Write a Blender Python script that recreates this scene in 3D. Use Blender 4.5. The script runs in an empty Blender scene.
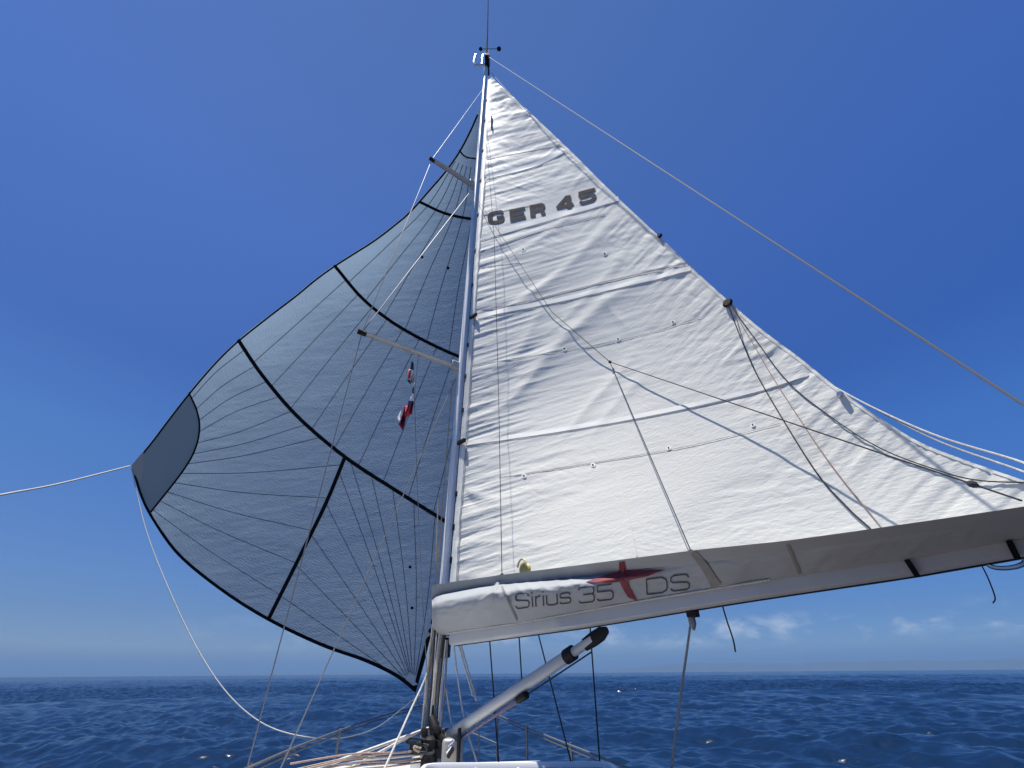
import bpy, math, random
import numpy as np
from mathutils import Vector, Matrix
random.seed(4); rng = np.random.default_rng(7)
SC = bpy.context.scene
C = SC.collection
R = math.radians
EYE = np.array([0., 0., 2.9])

# ------------------------------------------------------------ camera
FPX, IW, IH = 430., 1024, 768
ROLL = math.atan2(8, 1024)
PITCH = math.atan((673.3-384)*math.cos(ROLL)/FPX)
FW = np.array([0, math.cos(PITCH), math.sin(PITCH)])
_r0 = np.array([1., 0, 0]); _u0 = np.cross(_r0, FW)
RT = math.cos(ROLL)*_r0 - math.sin(ROLL)*_u0
UP = np.cross(RT, FW)
cam = bpy.data.cameras.new('camera'); camo = bpy.data.objects.new('camera', cam); C.objects.link(camo)
cam.sensor_width = 36; cam.lens = 36*FPX/IW; cam.clip_start = 0.05; cam.clip_end = 120000
camo.matrix_world = Matrix(((RT[0], UP[0], -FW[0], EYE[0]), (RT[1], UP[1], -FW[1], EYE[1]), (RT[2], UP[2], -FW[2], EYE[2]), (0, 0, 0, 1)))
SC.camera = camo

# ------------------------------------------------------------ light
SUN_EL, SUN_AZ = 77., -112.          # azimuth: 0 = straight ahead (+Y), negative = to the left
SUN = np.array([math.sin(R(SUN_AZ))*math.cos(R(SUN_EL)), math.cos(R(SUN_AZ))*math.cos(R(SUN_EL)), math.sin(R(SUN_EL))])
world = bpy.data.worlds.new("World"); SC.world = world; world.use_nodes = True
sl = bpy.data.lights.new('sun', 'SUN'); sl.energy = 3.6; sl.angle = R(0.53); sl.color = (1, .965, .91)
so = bpy.data.objects.new('sun', sl); C.objects.link(so)
so.rotation_euler = Vector(SUN).to_track_quat('Z', 'Y').to_euler(); so.location = (-5, -8, 30)
SC.view_settings.view_transform = 'Standard'; SC.view_settings.look = 'None'
SC.view_settings.gamma = 1; SC.view_settings.use_curve_mapping = False
SC.view_settings.exposure = 1.1
SKY_STRENGTH = .075

def build_world():
    nt = world.node_tree; nt.nodes.clear(); N = nt.nodes.new; L = nt.links.new
    out = N('ShaderNodeOutputWorld'); bg = N('ShaderNodeBackground'); bg.inputs[1].default_value = SKY_STRENGTH
    sky = N('ShaderNodeTexSky'); sky.sky_type = 'NISHITA'; sky.sun_disc = False
    sky.sun_elevation = R(SUN_EL); sky.sun_rotation = R(SUN_AZ)
    sky.altitude = 0; sky.air_density = 1.0; sky.dust_density = 0; sky.ozone_density = 10
    # small fair-weather clouds low over the horizon, by direction
    tc = N('ShaderNodeTexCoord'); sep = N('ShaderNodeSeparateXYZ'); L(tc.outputs['Generated'], sep.inputs[0])
    mp = N('ShaderNodeMapping'); mp.inputs['Scale'].default_value = (1, 1, 2.3); mp.inputs['Location'].default_value = (.13, .37, .1); L(tc.outputs['Generated'], mp.inputs[0])
    nz = N('ShaderNodeTexNoise'); nz.inputs['Scale'].default_value = 13; nz.inputs['Detail'].default_value = 13; nz.inputs['Roughness'].default_value = .62
    L(mp.outputs[0], nz.inputs[0])
    cr = N('ShaderNodeMapRange'); cr.interpolation_type = 'SMOOTHSTEP'
    cr.inputs[1].default_value = .44; cr.inputs[2].default_value = .70; L(nz.outputs[0], cr.inputs[0])
    def band(lo0, lo1, hi0, hi1):
        a = N('ShaderNodeMapRange'); a.interpolation_type = 'SMOOTHSTEP'; a.inputs[1].default_value = lo0; a.inputs[2].default_value = lo1; L(sep.outputs[2], a.inputs[0])
        b = N('ShaderNodeMapRange'); b.interpolation_type = 'SMOOTHSTEP'; b.inputs[1].default_value = hi0; b.inputs[2].default_value = hi1
        b.inputs[3].default_value = 1; b.inputs[4].default_value = 0; L(sep.outputs[2], b.inputs[0])
        m = N('ShaderNodeMath'); m.operation = 'MULTIPLY'; L(a.outputs[0], m.inputs[0]); L(b.outputs[0], m.inputs[1]); return m
    bm = band(.03, .055, .07, .098)
    m2 = N('ShaderNodeMath'); m2.operation = 'MULTIPLY'; L(cr.outputs[0], m2.inputs[0]); L(bm.outputs[0], m2.inputs[1])
    m3 = N('ShaderNodeMath'); m3.operation = 'MULTIPLY'; L(m2.outputs[0], m3.inputs[0])
    lr = N('ShaderNodeMapRange'); lr.inputs[1].default_value = -.62; lr.inputs[2].default_value = -.2; lr.inputs[4].default_value = .42; L(sep.outputs[0], lr.inputs[0]); L(lr.outputs[0], m3.inputs[1])
    mx = N('ShaderNodeMixRGB'); L(m3.outputs[0], mx.inputs[0]); 
    # a dry, deep blue day: the sky's own colour graded by height above the horizon and away from the sun's side
    rp = N('ShaderNodeValToRGB'); e = rp.color_ramp.elements
    stops = [(0, (.11, .19, .40)), (.04, (.32, .375, .52)), (.09, (.30, .365, .51)), (.14, (.32, .41, .57)), (.35, (.36, .515, .73)), (.49, (.34, .47, .73)), (.72, (.53, .62, .87)), (.96, (.67, .70, .82))]
    while len(e) < len(stops): e.new(.5)
    for q, (p_, c_) in zip(e, stops): q.position = p_; q.color = (*c_, 1)
    L(sep.outputs[2], rp.inputs[0])
    cx = N('ShaderNodeCombineXYZ')
    for i_, k_ in enumerate((-.22, -.05, .06)):
        ma = N('ShaderNodeMath'); ma.operation = 'MULTIPLY_ADD'; ma.inputs[1].default_value = k_; ma.inputs[2].default_value = 1; L(sep.outputs[0], ma.inputs[0]); L(ma.outputs[0], cx.inputs[i_])
    v1 = N('ShaderNodeVectorMath'); v1.operation = 'MULTIPLY'; L(sky.outputs[0], v1.inputs[0]); L(rp.outputs[0], v1.inputs[1])
    v2 = N('ShaderNodeVectorMath'); v2.operation = 'MULTIPLY'; L(v1.outputs[0], v2.inputs[0]); L(cx.outputs[0], v2.inputs[1])
    L(v2.outputs[0], mx.inputs[1]); mx.inputs[2].default_value = (5.2, 5.6, 6.0, 1)
    L(mx.outputs[0], bg.inputs[0]); L(bg.outputs[0], out.inputs[0])
build_world()

# ------------------------------------------------------------ projection helpers (author-time measuring only)
def rays(px, py):
    px = np.asarray(px, float)[..., None]; py = np.asarray(py, float)[..., None]
    return FW + (px-512)/FPX*RT - (py-384)/FPX*UP
def proj(P):
    P = np.asarray(P, float) - EYE; z = P@FW
    return np.stack([512+FPX*(P@RT)/z, 384-FPX*(P@UP)/z], -1)
def at(px, py, Y):
    d = rays(px, py); return EYE + d*(np.asarray(Y, float)[..., None]/d[..., 1:2])
def atz(px, py, z):
    d = rays(px, py); return EYE + d*((z-EYE[2])/d[..., 2:3])
def pts(*rows):
    return np.array([at(a, b, y) for a, b, y in rows])
def catmull(P, n=8):
    P = np.asarray(P, float)
    if len(P) < 3: return np.array([P[0]+(P[1]-P[0])*t for t in np.linspace(0, 1, n+1)])
    Q = np.vstack([2*P[0]-P[1], P, 2*P[-1]-P[-2]]); out = []
    for i in range(1, len(Q)-2):
        p0, p1, p2, p3 = Q[i-1:i+3]
        for t in np.arange(n)/n:
            out.append(.5*((2*p1)+(p2-p0)*t+(2*p0-5*p1+4*p2-p3)*t*t+(-p0+3*p1-3*p2+p3)*t**3))
    out.append(Q[-2]); return np.array(out)
def resample(P, step):
    P = np.asarray(P, float); d = np.r_[0, np.cumsum(np.linalg.norm(np.diff(P, axis=0), axis=1))]
    n = max(2, int(d[-1]/step)+1); s = np.linspace(0, d[-1], n)
    return np.stack([np.interp(s, d, P[:, k]) for k in range(P.shape[1])], -1)
def lerp(xs, tab):
    tab = np.asarray(tab, float); x, y = tab[:, 0], tab[:, 1]
    r = np.interp(xs, x, y)
    r = np.where(xs < x[0], y[0]+(xs-x[0])*(y[1]-y[0])/(x[1]-x[0]), r)
    return np.where(xs > x[-1], y[-1]+(xs-x[-1])*(y[-1]-y[-2])/(x[-1]-x[-2]), r)
def sstep(a, b, x):
    t = np.clip((x-a)/(b-a), 0, 1); return t*t*(3-2*t)
def vnoise(x, y, seed=0):
    xi = np.floor(x).astype(np.int64); yi = np.floor(y).astype(np.int64); fx = x-xi; fy = y-yi
    def h(a, b):
        n = (a*374761393 + b*668265263 + seed*974634777) & 0xffffffff
        n = ((n ^ (n >> 13))*1274126177) & 0xffffffff; n = n ^ (n >> 16)
        return (n & 0xffff)/32767.5-1
    u = fx*fx*fx*(fx*(fx*6-15)+10); v = fy*fy*fy*(fy*(fy*6-15)+10)
    return (h(xi, yi)*(1-u)+h(xi+1, yi)*u)*(1-v)+(h(xi, yi+1)*(1-u)+h(xi+1, yi+1)*u)*v
def ridge(x, y, seed=0, o=3):
    a, s = 1., 0
    for k in range(o): s = s+a*(1-2*np.sqrt(vnoise(x*1.9**k+7.7*k, y*1.9**k+3.1*k, seed+k)**2+.004)); a *= .5
    return s
def fbm(x, y, seed=0, o=4, g=.5):
    a, s = 1., 0
    for k in range(o): s = s+a*vnoise(x*2**k+17.3*k, y*2**k-9.1*k, seed+k); a *= g
    return s

# ------------------------------------------------------------ materials
MATS = {}
def mat(name, col, rough=.6, metal=0., var=0., vscale=8., bump=0., bscale=60., stretch=(1, 1, 1), coord='Object', trans=0., spec=.5, tcol=None, detail=5., col2=None):
    if name in MATS: return MATS[name]
    m = bpy.data.materials.new(name); m.use_nodes = True; nt = m.node_tree; N = nt.nodes.new; L = nt.links.new
    b = nt.nodes['Principled BSDF']; o = nt.nodes['Material Output']
    b.inputs['Base Color'].default_value = (*col, 1); b.inputs['Roughness'].default_value = rough; b.inputs['Metallic'].default_value = metal
    b.inputs['Specular IOR Level'].default_value = spec
    tc = N('ShaderNodeTexCoord'); mp = N('ShaderNodeMapping'); mp.inputs['Scale'].default_value = stretch; L(tc.outputs[coord], mp.inputs[0])
    colsock = None
    if var > 0:
        n1 = N('ShaderNodeTexNoise'); n1.inputs['Scale'].default_value = vscale; n1.inputs['Detail'].default_value = 6; L(mp.outputs[0], n1.inputs[0])
        mr = N('ShaderNodeMapRange'); mr.inputs[1].default_value = .3; mr.inputs[2].default_value = .7; L(n1.outputs[0], mr.inputs[0])
        mx = N('ShaderNodeMixRGB'); L(mr.outputs[0], mx.inputs[0])
        c2 = col2 if col2 else tuple(c*(1-var) for c in col)
        mx.inputs[1].default_value = (*c2, 1); mx.inputs[2].default_value = (*col, 1); colsock = mx.outputs[0]
        L(colsock, b.inputs['Base Color'])
    nrm = None
    if bump > 0:
        n2 = N('ShaderNodeTexNoise'); n2.inputs['Scale'].default_value = bscale; n2.inputs['Detail'].default_value = detail; n2.inputs['Roughness'].default_value = .6; L(mp.outputs[0], n2.inputs[0])
        bp = N('ShaderNodeBump'); bp.inputs['Strength'].default_value = 1; bp.inputs['Distance'].default_value = bump; L(n2.outputs[0], bp.inputs['Height']); nrm = bp.outputs[0]
        L(nrm, b.inputs['Normal'])
    if trans > 0:
        t = N('ShaderNodeBsdfTranslucent'); t.inputs[0].default_value = (*(tcol or col), 1)
        if nrm: L(nrm, t.inputs['Normal'])
        ms = N('ShaderNodeMixShader'); ms.inputs[0].default_value = trans
        L(b.outputs[0], ms.inputs[1]); L(t.outputs[0], ms.inputs[2]); L(ms.outputs[0], o.inputs[0])
    MATS[name] = m; return m

# ------------------------------------------------------------ mesh helpers
class MB:
    def __init__(s): s.v = []; s.f = []; s.n = 0; s.uv = None
    def add(s, V, Fc):
        V = np.asarray(V, float).reshape(-1, 3); s.v.append(V); s.f += [tuple(i+s.n for i in f) for f in Fc]; s.n += len(V); return s
    def grid(s, V, flip=False, wrap=False):
        a, b = V.shape[:2]; Fc = []
        for i in range(a-1):
            for j in range(b if wrap else b-1):
                k = (j+1) % b
                q = (i*b+j, i*b+k, (i+1)*b+k, (i+1)*b+j); Fc.append(q[::-1] if flip else q)
        return s.add(V.reshape(-1, 3), Fc)
    def tube(s, P, r, n=6, r2=None, caps=True, ell=None, up=None):
        P = np.asarray(P, float); k = len(P); T = np.gradient(P, axis=0); T /= np.linalg.norm(T, axis=1)[:, None]+1e-12
        a = np.array(up, float) if up is not None else (np.array([0, 0, 1.]) if abs(T[0][2]) < .9 else np.array([1., 0, 0]))
        rr = np.linspace(r, r2 if r2 is not None else r, k) if np.isscalar(r) else np.asarray(r)
        V = []; ang = np.arange(n)*2*np.pi/n; ea, eb = ell if ell else (1, 1)
        for i in range(k):
            a = a-T[i]*(a@T[i]); a /= np.linalg.norm(a); b = np.cross(T[i], a)
            V.append(P[i]+rr[i]*(np.cos(ang)[:, None]*a*ea+np.sin(ang)[:, None]*b*eb))
        V = np.array(V); Fc = []
        for i in range(k-1):
            for j in range(n):
                q = (j+1) % n; Fc.append((i*n+j, i*n+q, (i+1)*n+q, (i+1)*n+j))
        if caps: Fc += [tuple(range(n))[::-1], tuple((k-1)*n+j for j in range(n))]
        return s.add(V.reshape(-1, 3), Fc)
    def box(s, c, X, Y, Z):   # centre and three half-axis vectors
        c, X, Y, Z = [np.asarray(q, float) for q in (c, X, Y, Z)]
        V = [c+a*X+b*Y+d*Z for d in (-1, 1) for b in (-1, 1) for a in (-1, 1)]
        return s.add(V, [(0, 2, 3, 1), (4, 5, 7, 6), (0, 1, 5, 4), (2, 6, 7, 3), (0, 4, 6, 2), (1, 3, 7, 5)])
    def lathe(s, c, axis, prof, n=16):
        c = np.asarray(c, float); ax = np.asarray(axis, float); ax /= np.linalg.norm(ax)
        a = np.cross(ax, [0, 0, 1.]);
        if np.linalg.norm(a) < .1: a = np.cross(ax, [1., 0, 0])
        a /= np.linalg.norm(a); b = np.cross(ax, a); ang = np.arange(n)*2*np.pi/n
        V = np.array([c+ax*h+r*(np.cos(ang)[:, None]*a+np.sin(ang)[:, None]*b) for r, h in prof])
        s.grid(V, wrap=True); o = s.n-len(prof)*n
        s.f += [tuple(o+j for j in range(n))[::-1], tuple(o+(len(prof)-1)*n+j for j in range(n))]; return s
    def build(s, name, m, parent=None, smooth=True, bevel=0, uv=None, angle=40):
        me = bpy.data.meshes.new(name); V = np.vstack(s.v)
        o = bpy.data.objects.new(name, me); C.objects.link(o)
        if parent is not None:
            o.parent = parent; V = V-np.array(parent_world(parent))
        elif len(V) < 200000:
            c = V.mean(0); c[2] = V[:, 2].min(); o.location = c; V = V-c
        if all(len(f) == 4 for f in s.f[:50]) and len(s.f) > 5000:      # large sheets
            fl = np.fromiter((i for f in s.f for i in f), np.int32); ln = np.fromiter((len(f) for f in s.f), np.int32)
            me.vertices.add(len(V)); me.vertices.foreach_set('co', V.astype(np.float32).ravel())
            me.loops.add(len(fl)); me.loops.foreach_set('vertex_index', fl); me.polygons.add(len(ln))
            me.polygons.foreach_set('loop_start', np.r_[0, np.cumsum(ln)[:-1]].astype(np.int32)); me.update(calc_edges=True); me.validate()
        else:
            me.from_pydata(V.tolist(), [], s.f); me.update()
        if uv is not None:
            l = me.uv_layers.new(name='UVMap'); vi = np.empty(len(me.loops), np.int32); me.loops.foreach_get('vertex_index', vi)
            l.data.foreach_set('uv', np.asarray(uv, np.float32)[vi].ravel())
        if smooth:
            me.polygons.foreach_set('use_smooth', [True]*len(me.polygons))
            if angle and len(V) < 60000: me.set_sharp_from_angle(angle=R(angle))
        if bevel:
            md = o.modifiers.new('bevel', 'BEVEL'); md.width = bevel; md.segments = 2; md.limit_method = 'ANGLE'
        me.materials.append(m); return o
def parent_world(o):
    p = np.array(o.location); q = o.parent
    while q is not None: p = p+np.array(q.location); q = q.parent
    return p
def empty(name, loc, label, cat, group=None):
    o = bpy.data.objects.new(name, None); C.objects.link(o); o.location = tuple(loc); o.empty_display_size = .2; return tag(o, label, cat, group)
def tag(o, label, cat, group=None, kind=None):
    o['label'] = label; o['category'] = cat
    if group: o['group'] = group
    if kind: o['kind'] = kind
    return o
def struct(o):
    o['kind'] = 'structure'; return o

M_CLOTH = mat('sailcloth', (.785, .77, .685), .6, var=.07, vscale=.9, bump=.0028, bscale=36, stretch=(.6, 1.7, 1), coord='UV', trans=.14, tcol=(.85, .84, .75), spec=.2)
M_TAPEW = mat('white_tape', (.86, .845, .77), .5, bump=.001, bscale=50, spec=.3)
M_STITCH = mat('grey_stitching', (.38, .38, .36), .8, var=.3, vscale=30)
M_NUM = mat('grey_lettering', (.115, .105, .096), .9, var=.12, vscale=14, spec=.02)
M_SPIN = mat('grey_nylon', (.38, .465, .53), .5, var=.10, vscale=3, bump=.02, bscale=16, stretch=(.8, 3.2, 1), coord='UV', trans=.5, tcol=(.22, .30, .385), spec=.35)
M_SPIN2 = mat('double_nylon', (.36, .42, .46), .55, var=.10, vscale=3, bump=.004, bscale=22, coord='UV', trans=.35, tcol=(.30, .38, .44), spec=.3)
M_BLACK = mat('black_webbing', (.012, .013, .016), .9, bump=.001, bscale=200, spec=.03)
M_SEAM = mat('dark_seam_thread', (.115, .145, .18), .9, spec=.05)
M_BAG = mat('grey_acrylic_canvas', (.325, .338, .345), .8, var=.12, vscale=3.5, bump=.004, bscale=9, spec=.2)
M_BAGTXT = mat('dark_grey_print', (.075, .08, .085), .9, spec=.02)
M_RED = mat('red_print', (.17, .014, .026), .6, var=.2, vscale=12)
M_ALU = mat('anodised_aluminium', (.46, .465, .46), .5, metal=.1, var=.10, vscale=5, bump=.0006, bscale=30)
M_MAST = mat('white_mast_alloy', (.90, .89, .85), .4, metal=0, var=.08, vscale=3)
M_STEEL = mat('stainless_steel', (.62, .62, .62), .28, metal=1., var=.1, vscale=20)
M_PLASTIC = mat('black_plastic', (.010, .010, .011), .6, var=.3, vscale=20, spec=.25)
M_ROPEW = mat('white_rope', (.62, .60, .55), .85, var=.35, vscale=90, bump=.002, bscale=160)
M_ROPEG = mat('grey_rope', (.25, .25, .25), .85, var=.4, vscale=90, bump=.002, bscale=160)
M_ROPED = mat('dark_rope', (.06, .062, .068), .9, spec=.05, var=.4, vscale=90)
M_ROPER = mat('red_fleck_rope', (.34, .17, .13), .85, var=.5, vscale=60, col2=(.36, .31, .26))
M_ROPEB = mat('beige_rope', (.42, .36, .27), .85, var=.4, vscale=70, col2=(.26, .22, .17))
M_ROPEP = mat('purple_fleck_rope', (.22, .18, .24), .85, var=.5, vscale=80, col2=(.07, .06, .09))
M_WIRE = mat('stay_wire', (.2, .205, .21), .5, metal=.2)
M_STAN = mat('dull_steel', (.16, .165, .17), .45, metal=.3, var=.2, vscale=10)
M_GEL = mat('white_gelcoat', (.80, .80, .79), .25, var=.04, vscale=3)
M_DECK = mat('dark_deck', (.17, .12, .075), .7, var=.15, vscale=10, bump=.002, bscale=80)  # unseen deck, darkened to cut the light it bounces onto the bag
M_YEL = mat('yellow_plastic', (.36, .31, .10), .5, var=.2, vscale=30)

# ============================================================ SEA
def build_sea():
    # polar sheet, fine where the photograph looks, reaching the horizon
    h = EYE[2]
    a_f = np.radians(np.linspace(-60, 60, 1050)); a_c = np.radians(np.linspace(60, 300, 130)[1:-1])
    az = np.concatenate([a_f, a_c])
    dep = np.concatenate([np.linspace(40, 9.5, 24), np.linspace(9.3, 1.7, 400), np.linspace(1.69, .26, 640), np.geomspace(.255, .0036, 90)])
    rr = h/np.tan(np.radians(dep)); dr = np.gradient(rr)
    A, Rr = np.meshgrid(az, rr); X = Rr*np.sin(A); Y = Rr*np.cos(A); Z = np.zeros_like(X)
    g = np.random.default_rng(3); DR = dr[:, None]
    n = 110; lam = np.exp(g.uniform(np.log(.8), np.log(26), n)); wind = R(200)
    dth = g.normal(0, .62, n)
    for i in range(n):
        k = 2*np.pi/lam[i]; th = wind+dth[i]*(1.2 if lam[i] < 4 else .7)
        amp = .0084*lam[i]**.66*(1/(1+(lam[i]/15)**2))
        fade = np.clip((lam[i]/DR-1.6)/1.5, 0, 1)*np.clip((lam[i]*1.4/(Rr*R(.115))-1.5)/1.5, 0, 1)
        if not fade.any(): continue
        ph = k*(X*math.sin(th)+Y*math.cos(th))+g.uniform(0, 6.28)
        s = np.sin(ph); Z += fade*amp*(s+.28*np.cos(2*ph))
    gust = 1+.45*fbm(X/45, Y/45, 5, 3)
    Z *= np.where(Rr < 2500, np.clip(gust, .4, 1.8), 1)
    b = len(az); V = np.stack([X, Y, Z], -1)
    mb = MB(); mb.grid(V, wrap=True)
    mb.add([[0, 0, 0]], []); c = mb.n-1
    mb.f += [(c, (j+1) % b, j) for j in range(b)]
    mt = bpy.data.materials.new('sea_water'); mt.use_nodes = True; nt = mt.node_tree; N = nt.nodes.new; L = nt.links.new
    p = nt.nodes['Principled BSDF']; p.inputs['Base Color'].default_value = (.004, .016, .045, 1)
    p.inputs['Roughness'].default_value = .19; p.inputs['IOR'].default_value = 1.333
    tc = N('ShaderNodeTexCoord')
    def noise(scale, st, rot, d):
        mp = N('ShaderNodeMapping'); mp.inputs['Scale'].default_value = st; mp.inputs['Rotation'].default_value = (0, 0, rot); L(tc.outputs['Object'], mp.inputs[0])
        q = N('ShaderNodeTexNoise'); q.inputs['Scale'].default_value = scale; q.inputs['Detail'].default_value = d; q.inputs['Roughness'].default_value = .6; L(mp.outputs[0], q.inputs[0]); return q
    n1 = noise(2.2, (.6, 1.5, 1), R(20), 3); b1 = N('ShaderNodeBump'); b1.inputs['Distance'].default_value = .03; L(n1.outputs[0], b1.inputs['Height'])
    n2 = noise(.35, (.5, 1.4, 1), R(15), 4); b2 = N('ShaderNodeBump'); b2.inputs['Distance'].default_value = .28; L(n2.outputs[0], b2.inputs['Height']); L(b1.outputs[0], b2.inputs['Normal'])
    L(b2.outputs[0], p.inputs['Normal'])
    o = mb.build('sea', mt, angle=0); struct(o); return o
build_sea()

def build_far():
    n = 220; az = np.radians(np.linspace(-50, 62, n)); x = np.degrees(az)
    hr = 500*sstep(2, 22, x)*(1+.35*fbm(x/9., x*0, 3, 4))*(1-.35*sstep(40, 62, x))+150*np.exp(-((x+20)/9)**2)*(1+.5*fbm(x/4., x*0, 9, 3))+60*np.exp(-((x+45)/9)**2)
    D = 38000.; rows = []
    for k, fr in ((0, 0), (.35, .45), (.7, .85), (1., 1.), (1.5, .6), (2.0, 0)):
        r = D+k*2600*(1+.2*fbm(x/3., x*0+k, 13, 2)); rows.append(np.stack([r*np.sin(az), r*np.cos(az), hr*fr*(1+.10*fbm(x/1.6, x*0+k*3, 17, 3))-2], -1))
    mb = MB(); mb.grid(np.array(rows), flip=True)
    o = mb.build('hills', mat('scrub_hillside', (.05, .06, .045), .9, var=.4, vscale=.002), angle=0); struct(o)
    m = bpy.data.materials.new('sea_haze'); m.use_nodes = True; nt = m.node_tree; nt.nodes.remove(nt.nodes['Principled BSDF'])
    v = nt.nodes.new('ShaderNodeVolumePrincipled'); v.inputs['Color'].default_value = HAZE_COL; v.inputs['Density'].default_value = HAZE; v.inputs['Anisotropy'].default_value = 0
    nt.links.new(v.outputs[0], nt.nodes['Material Output'].inputs['Volume'])
    b = MB(); b.box((0, 0, 396.), (47000, 0, 0), (0, 47000, 0), (0, 0, 404)); h = b.build('haze', m, smooth=False); h['kind'] = 'stuff'
HAZE, HAZE_COL = 3.6e-5, (.215, .375, .63, 1)
build_far()

# ============================================================ THE MAINSAIL SURFACE
LUF0 = at(449.3, 585, 4.36); LUF1 = at(488.3, 77, 4.36)
def luffp(z):
    k = (np.asarray(z, float)-LUF0[2])/(LUF1[2]-LUF0[2]); return LUF0+(LUF1-LUF0)*k[..., None]
TH0, TWIST = R(41.6), R(15)
def theta(z): return TH0+TWIST*np.clip((np.asarray(z, float)-EYE[2])/12.4, 0, 1.2)
LEECH = catmull([(489.8, 75), (530, 112), (570, 150), (610, 190), (660, 237), (700, 275), (730, 302), (760, 328), (800, 358), (840, 390), (880, 418), (920, 442), (960, 458), (1000, 472), (1040, 486)], 6)
def _leech3(px, py):
    d = rays(px, py); z = np.full(len(px), 6.)
    for i in range(40):
        th = theta(z); n = np.stack([np.cos(th), np.sin(th), 0*th], -1)
        P = EYE+d*((((LUF0-EYE)*n).sum(-1))/(d*n).sum(-1))[:, None]; z = .5*z+.5*P[:, 2]
    return P
_L3 = _leech3(LEECH[:, 0], LEECH[:, 1])
_lz = _L3[::-1, 2]; _lc = np.hypot(_L3[::-1, 0]-luffp(_lz)[:, 0], _L3[::-1, 1]-luffp(_lz)[:, 1])
ZF, ZT = EYE[2]+.40, _lz[-1]
def chord(z): return np.interp(z, _lz, _lc)
# folds drawn as (pixel polyline, height in metres, half width in pixels)
FOLDS = [
    ([(470, 333), (500, 314), (545, 284), (590, 246), (622, 214)], .060, 7), ([(482, 322), (520, 296), (575, 256)], -.035, 5),
    ([(512, 402), (540, 366), (566, 338), (610, 300), (650, 276)], .070, 8), ([(500, 395), (530, 352), (560, 330)], -.025, 7),
    ([(490, 372), (520, 350), (535, 322), (545, 305)], .035, 6), ([(545, 336), (585, 300), (640, 236)], .03, 5),
    ([(560, 442), (590, 405), (610, 384), (634, 356)], .030, 5), ([(590, 440), (615, 405), (650, 372)], .020, 5),
    ([(630, 330), (606, 300), (618, 262)], .02, 5), ([(500, 262), (540, 240), (580, 208)], .03, 5), ([(478, 262), (520, 246), (555, 226)], -.025, 4),
    ([(452, 527), (480, 512), (520, 500)], .035, 6), ([(460, 484), (475, 494), (500, 500)], .03, 5), ([(462, 478), (470, 500), (480, 508)], -.025, 5),
    ([(450, 545), (500, 542), (545, 546)], .018, 4), ([(462, 470), (520, 466), (600, 452)], -.012, 4), ([(472, 420), (500, 408), (520, 392), (540, 370)], .03, 5),
    ([(466, 372), (500, 366), (560, 352)], .025, 4), ([(486, 186), (520, 176), (560, 170)], .02, 4), ([(480, 212), (510, 200), (540, 196)], .02, 4),
    ([(490, 130), (515, 128), (545, 124)], .02, 3), ([(486, 158), (520, 150), (545, 148)], -.02, 4),
]
def _dist(px, py, poly):
    poly = catmull(np.array(poly, float), 4); best = np.full(px.shape, 1e9); tt = np.zeros(px.shape); n = len(poly)-1
    for i in range(n):
        a, b = poly[i], poly[i+1]; ab = b-a; t = np.clip(((px-a[0])*ab[0]+(py-a[1])*ab[1])/(ab@ab), 0, 1)
        d = np.hypot(px-a[0]-t*ab[0], py-a[1]-t*ab[1]); m = d < best; best = np.where(m, d, best); tt = np.where(m, (i+t)/n, tt)
    return best, tt
def main_wrinkle(P, x, z):
    q = proj(P); px, py = q[..., 0], q[..., 1]; h = np.zeros(px.shape)
    for poly, a, w in FOLDS:
        d, t = _dist(px, py, poly); h += .29*a*np.exp(1-np.sqrt(1+(1.6*d/w)**2))*np.sqrt(np.clip(np.sin(np.pi*np.clip(t, .02, .98)), 0, 1))
    sc = np.linalg.norm(P-EYE, axis=-1)/6.
    # creases that run out from the luff, rising slightly to the right
    lx = px-(452+(585-py)*.0735); yy = py+.30*lx
    near = np.exp(-(np.maximum(lx, 0)/70.)**1.4)+.25*np.exp(-(lx/220.)**2)
    h += sc*near*(.0036*ridge(lx/48., yy/5., 11, 3)+.0045*ridge(lx/90., yy/9., 21, 2))
    # the leech flutters in short creases
    lee = np.exp(-((1-x)*chord(z)/.42)**2); h += sc*lee*.006*fbm((px+py)/8., (px-.7*py)/60., 31, 2)
    h += sc*.0024*ridge(px/75., (py+.22*px)/11., 41, 3)*(.15+1.2*sstep(-.2, .7, fbm(px/110., py/70., 45, 2)))+.005*fbm(px/170., (py+.5*px)/90., 51, 2)
    quiet = sstep(-.25, .45, fbm(px/95., (py+.3*px)/70., 65, 2))
    h += sc*.0017*fbm(px/26., (py+.2*px)/5.5, 61, 3)*quiet
    crisp = sstep(-.1, .5, fbm(px/80., py/60., 73, 2))
    h += sc*.0011*ridge((px+.4*py)/20., (py-.3*px)/4.2, 75, 2)*crisp+sc*.0010*ridge((px-.5*py)/18., (py+.45*px)/5., 79, 2)*(1-crisp)*quiet
    num = np.exp(-(((px-541)/52)**4+((py-(208-.2*(px-541)))/13)**4))
    return h*sstep(0, 8, lx+2)*(1-.8*num)
def main_surf(z, x, eps=0., flat=False):
    z = np.asarray(z, float); x = np.asarray(x, float); th = theta(z); Cc = np.maximum(chord(z), .03)
    dirn = np.stack([np.sin(th), -np.cos(th), 0*th], -1); nrm = np.stack([np.cos(th), np.sin(th), 0*th], -1)
    bel = .085*Cc*4*x*(1-x)*(1.25-.5*x)*sstep(ZF-.3, ZF+2.2, z)
    P = luffp(z)+dirn*(x*Cc)[..., None]+nrm*bel[..., None]
    if flat: return P
    h = main_wrinkle(P, x, z)
    return P-nrm*(h+eps)[..., None]
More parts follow.
